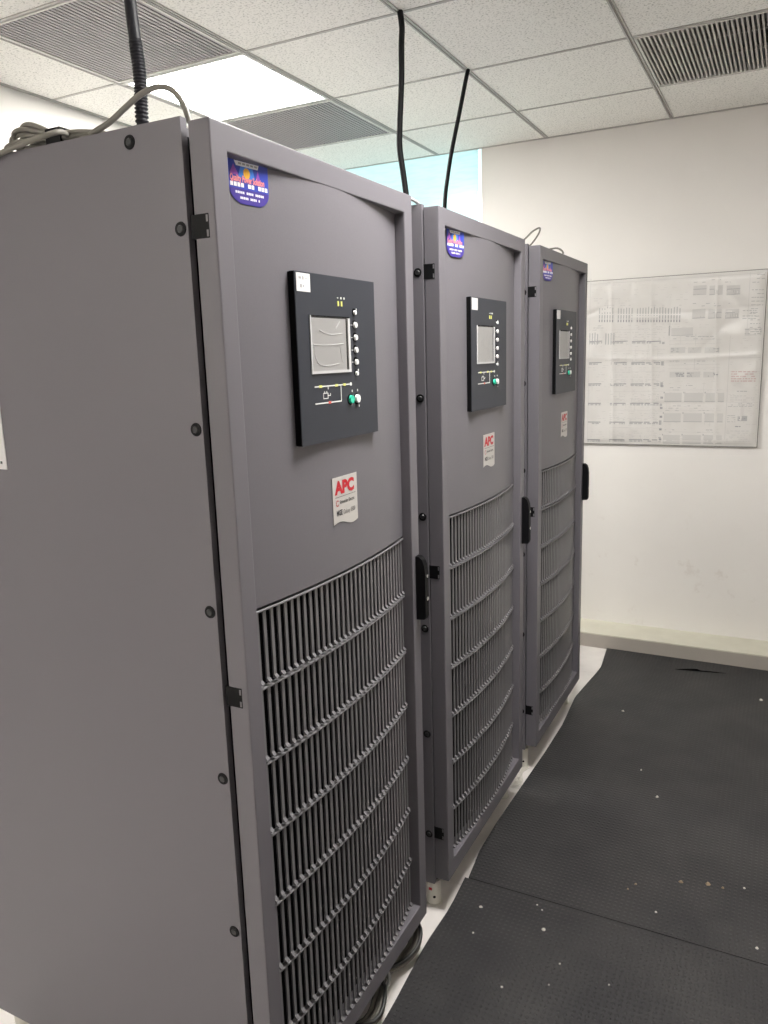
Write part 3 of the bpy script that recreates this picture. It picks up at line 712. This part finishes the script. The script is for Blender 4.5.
MB().grid(lambda u, v: sheetp(BX0 + .003 + u * (BX1 - BX0 - .006), BZ0 + .003 + v * (BZ1 - BZ0 - .006)), 150, 110).build('paper_sheet', 'poster_paper', bd, smooth=True)
PR = {k: MB() for k in ('print_dark', 'print_mid', 'print_light', 'print_pink')}
def zx2x(zx): return -.197 + (zx - 75) / (748 - 75) * .867
def zy2z(zx, zy):
    t = 95 - (zx - 80) / 685 * 45; b = 722 + (zx - 70) / 665 * 13; return 1.979 - (zy - t) / (b - t) * .873
def bar_(ink, xa, xb, ya, yb):
    x0, x1 = zx2x(xa), zx2x(xb); zc_ = (xa + xb) / 2; z0, z1 = zy2z(zc_, yb), zy2z(zc_, ya)
    n = max(1, int((x1 - x0) / .02)); nz = max(1, int((z1 - z0) / .02))
    PR[ink].grid(lambda u, v: sheetp(x0 + u * (x1 - x0), z0 + v * (z1 - z0), .0006), n, nz)
rd = random.Random(8)
def scribble(ink, xa, xb, ya, rows, step, dens=.6, th=2.2):
    for r_ in range(rows):
        x = xa
        while x < xb - 3:
            l_ = rd.uniform(4, 16)
            if rd.random() < dens: bar_(ink, x, min(x + l_, xb), ya + r_ * step, ya + r_ * step + th)
            x += l_ + rd.uniform(2, 5)
def boxo(ink, xa, xb, ya, yb, t=1.2):
    bar_(ink, xa, xb, ya, ya + t); bar_(ink, xa, xb, yb - t, yb); bar_(ink, xa, xa + t, ya, yb); bar_(ink, xb - t, xb, ya, yb)
for k in range(30):                                            # rows of upright symbols
    if k in (6, 13): continue
    x = 122 + k * 10.9; bar_('print_mid', x, x + 3.4, 198 - rd.uniform(0, 8), 218); bar_('print_mid', x, x + 4.2, 222, 236); bar_('print_dark', x, x + 4.2, 239, 249)
    if rd.random() < .5: bar_('print_light', x - 2, x + 7, 184, 187)
for k in range(10):
    if k in (4, 5): continue
    x = 84 + k * 11; bar_('print_mid', x, x + 4, 288 + rd.uniform(0, 6), 334)
scribble('print_light', 100, 250, 160, 3, 8, .45); scribble('print_mid', 100, 190, 262, 3, 8, .5); scribble('print_light', 280, 440, 255, 3, 10, .45)
for y in (112, 200):                                           # hatched tables upper right
    for xa in (486, 545, 607):
        bar_('print_light', xa, xa + 48, y, y + 34); bar_('print_mid', xa, xa + 48, y + 12, y + 15); bar_('print_mid', xa, xa + 48, y + 32, y + 35)
        for k in range(8): bar_('print_mid', xa + k * 6, xa + k * 6 + 1.6, y + 16, y + 32)
    scribble('print_mid', 486, 620, y - 22, 2, 9, .35)
for y in (320, 402, 484, 560, 634, 704):                       # one-line diagrams at left
    for xa, xb in ((84, 138), (176, 240), (258, 312), (316, 372)):
        bar_('print_dark', xa, xb, y, y + 3.5); scribble('print_mid', xa, xb, y + 5, 1, 5, .9, 4.5)
        if xa > 150: scribble('print_light', xa, xb, y - 34, 4, 8, .42); boxo('print_light', xa + 4, xb - 6, y - 14, y - 2)
    bar_('print_light', 176, 390, y - 46, y - 44.8)
    bar_('print_mid', 376, 386, y + rd.uniform(-20, 8), y + 12)
bar_('print_light', 410, 492, 270, 298); bar_('print_mid', 410, 492, 297, 300); bar_('print_mid', 400, 404, 262, 300)
for y, ink in ((348, 'print_mid'), (442, 'print_dark')):
    for xa, xb in ((410, 466), (476, 526), (538, 592)):
        bar_('print_light', xa, xb, y - 4, y + 18); scribble(ink, xa, xb, y, 3, 5.5, .8, 4)
    bar_('print_light', 404, 598, y - 32, y - 30.5); bar_('print_light', 404, 598, y - 18, y - 16.8); bar_('print_light', 502, 504, y - 55, y - 10)
    scribble('print_mid', 408, 590, y - 46, 2, 9, .3)
for y in (520, 600, 686):
    for xa, xb in ((394, 460), (470, 540), (550, 618)):
        bar_('print_light', xa, xb, y, y + 32); bar_('print_mid', xa, xb, y + 32, y + 35)
        bar_('print_mid', xa - 4, xa, y - 4, y + 2)
    scribble('print_mid', 400, 600, y - 30, 3, 9, .25); bar_('print_light', 398, 610, y - 12, y - 10.8)
for y in (490, 535, 575, 610, 660, 700): bar_('print_dark', 378, 388, y, y + 8)
scribble('print_mid', 696, 738, 72, 15, 14, .75, 2.6); bar_('print_light', 686, 688, 64, 290)
scribble('print_mid', 668, 716, 205, 4, 10, .8, 2.6); bar_('print_light', 680, 738, 272, 300); scribble('print_mid', 680, 738, 276, 3, 8, .9, 3)
scribble('print_pink', 640, 730, 436, 5, 9, .85, 4)
scribble('print_mid', 664, 700, 512, 1, 8, 1, 3); scribble('print_light', 640, 728, 530, 4, 8, .8, 3); scribble('print_mid', 634, 728, 560, 3, 6, .8, 2)
scribble('print_mid', 634, 664, 608, 4, 8, .8, 2); bar_('print_mid', 672, 706, 610, 630); bar_('print_dark', 676, 700, 612, 622); scribble('print_dark', 664, 684, 650, 1, 8, 1, 4)
scribble('print_light', 634, 720, 668, 6, 8, .7, 3)
for (xa, xb, ya, yb, d_) in ((90, 250, 100, 150, .16), (260, 470, 100, 180, .12), (80, 390, 260, 720, .20), (396, 620, 240, 720, .15), (634, 740, 310, 720, .12)):
    scribble('print_light', xa, xb, ya, int((yb - ya) / 9), 9, d_, 1.6)
for k in range(26):
    x = rd.uniform(84, 620); y = rd.uniform(265, 640); bar_('print_light', x, x + 1.3, y, y + rd.uniform(14, 60))
boxo('print_light', 84, 742, 86, 716, 1.6); bar_('print_light', 628, 630, 300, 716)
for y in (384, 556): bar_('print_light', 632, 742, y, y + 1.6)
names_ = {'print_dark': 'dark_print', 'print_mid': 'diagram_print', 'print_light': 'pale_print', 'print_pink': 'pink_print'}
for k, m in PR.items(): m.build(names_[k], k, bd)
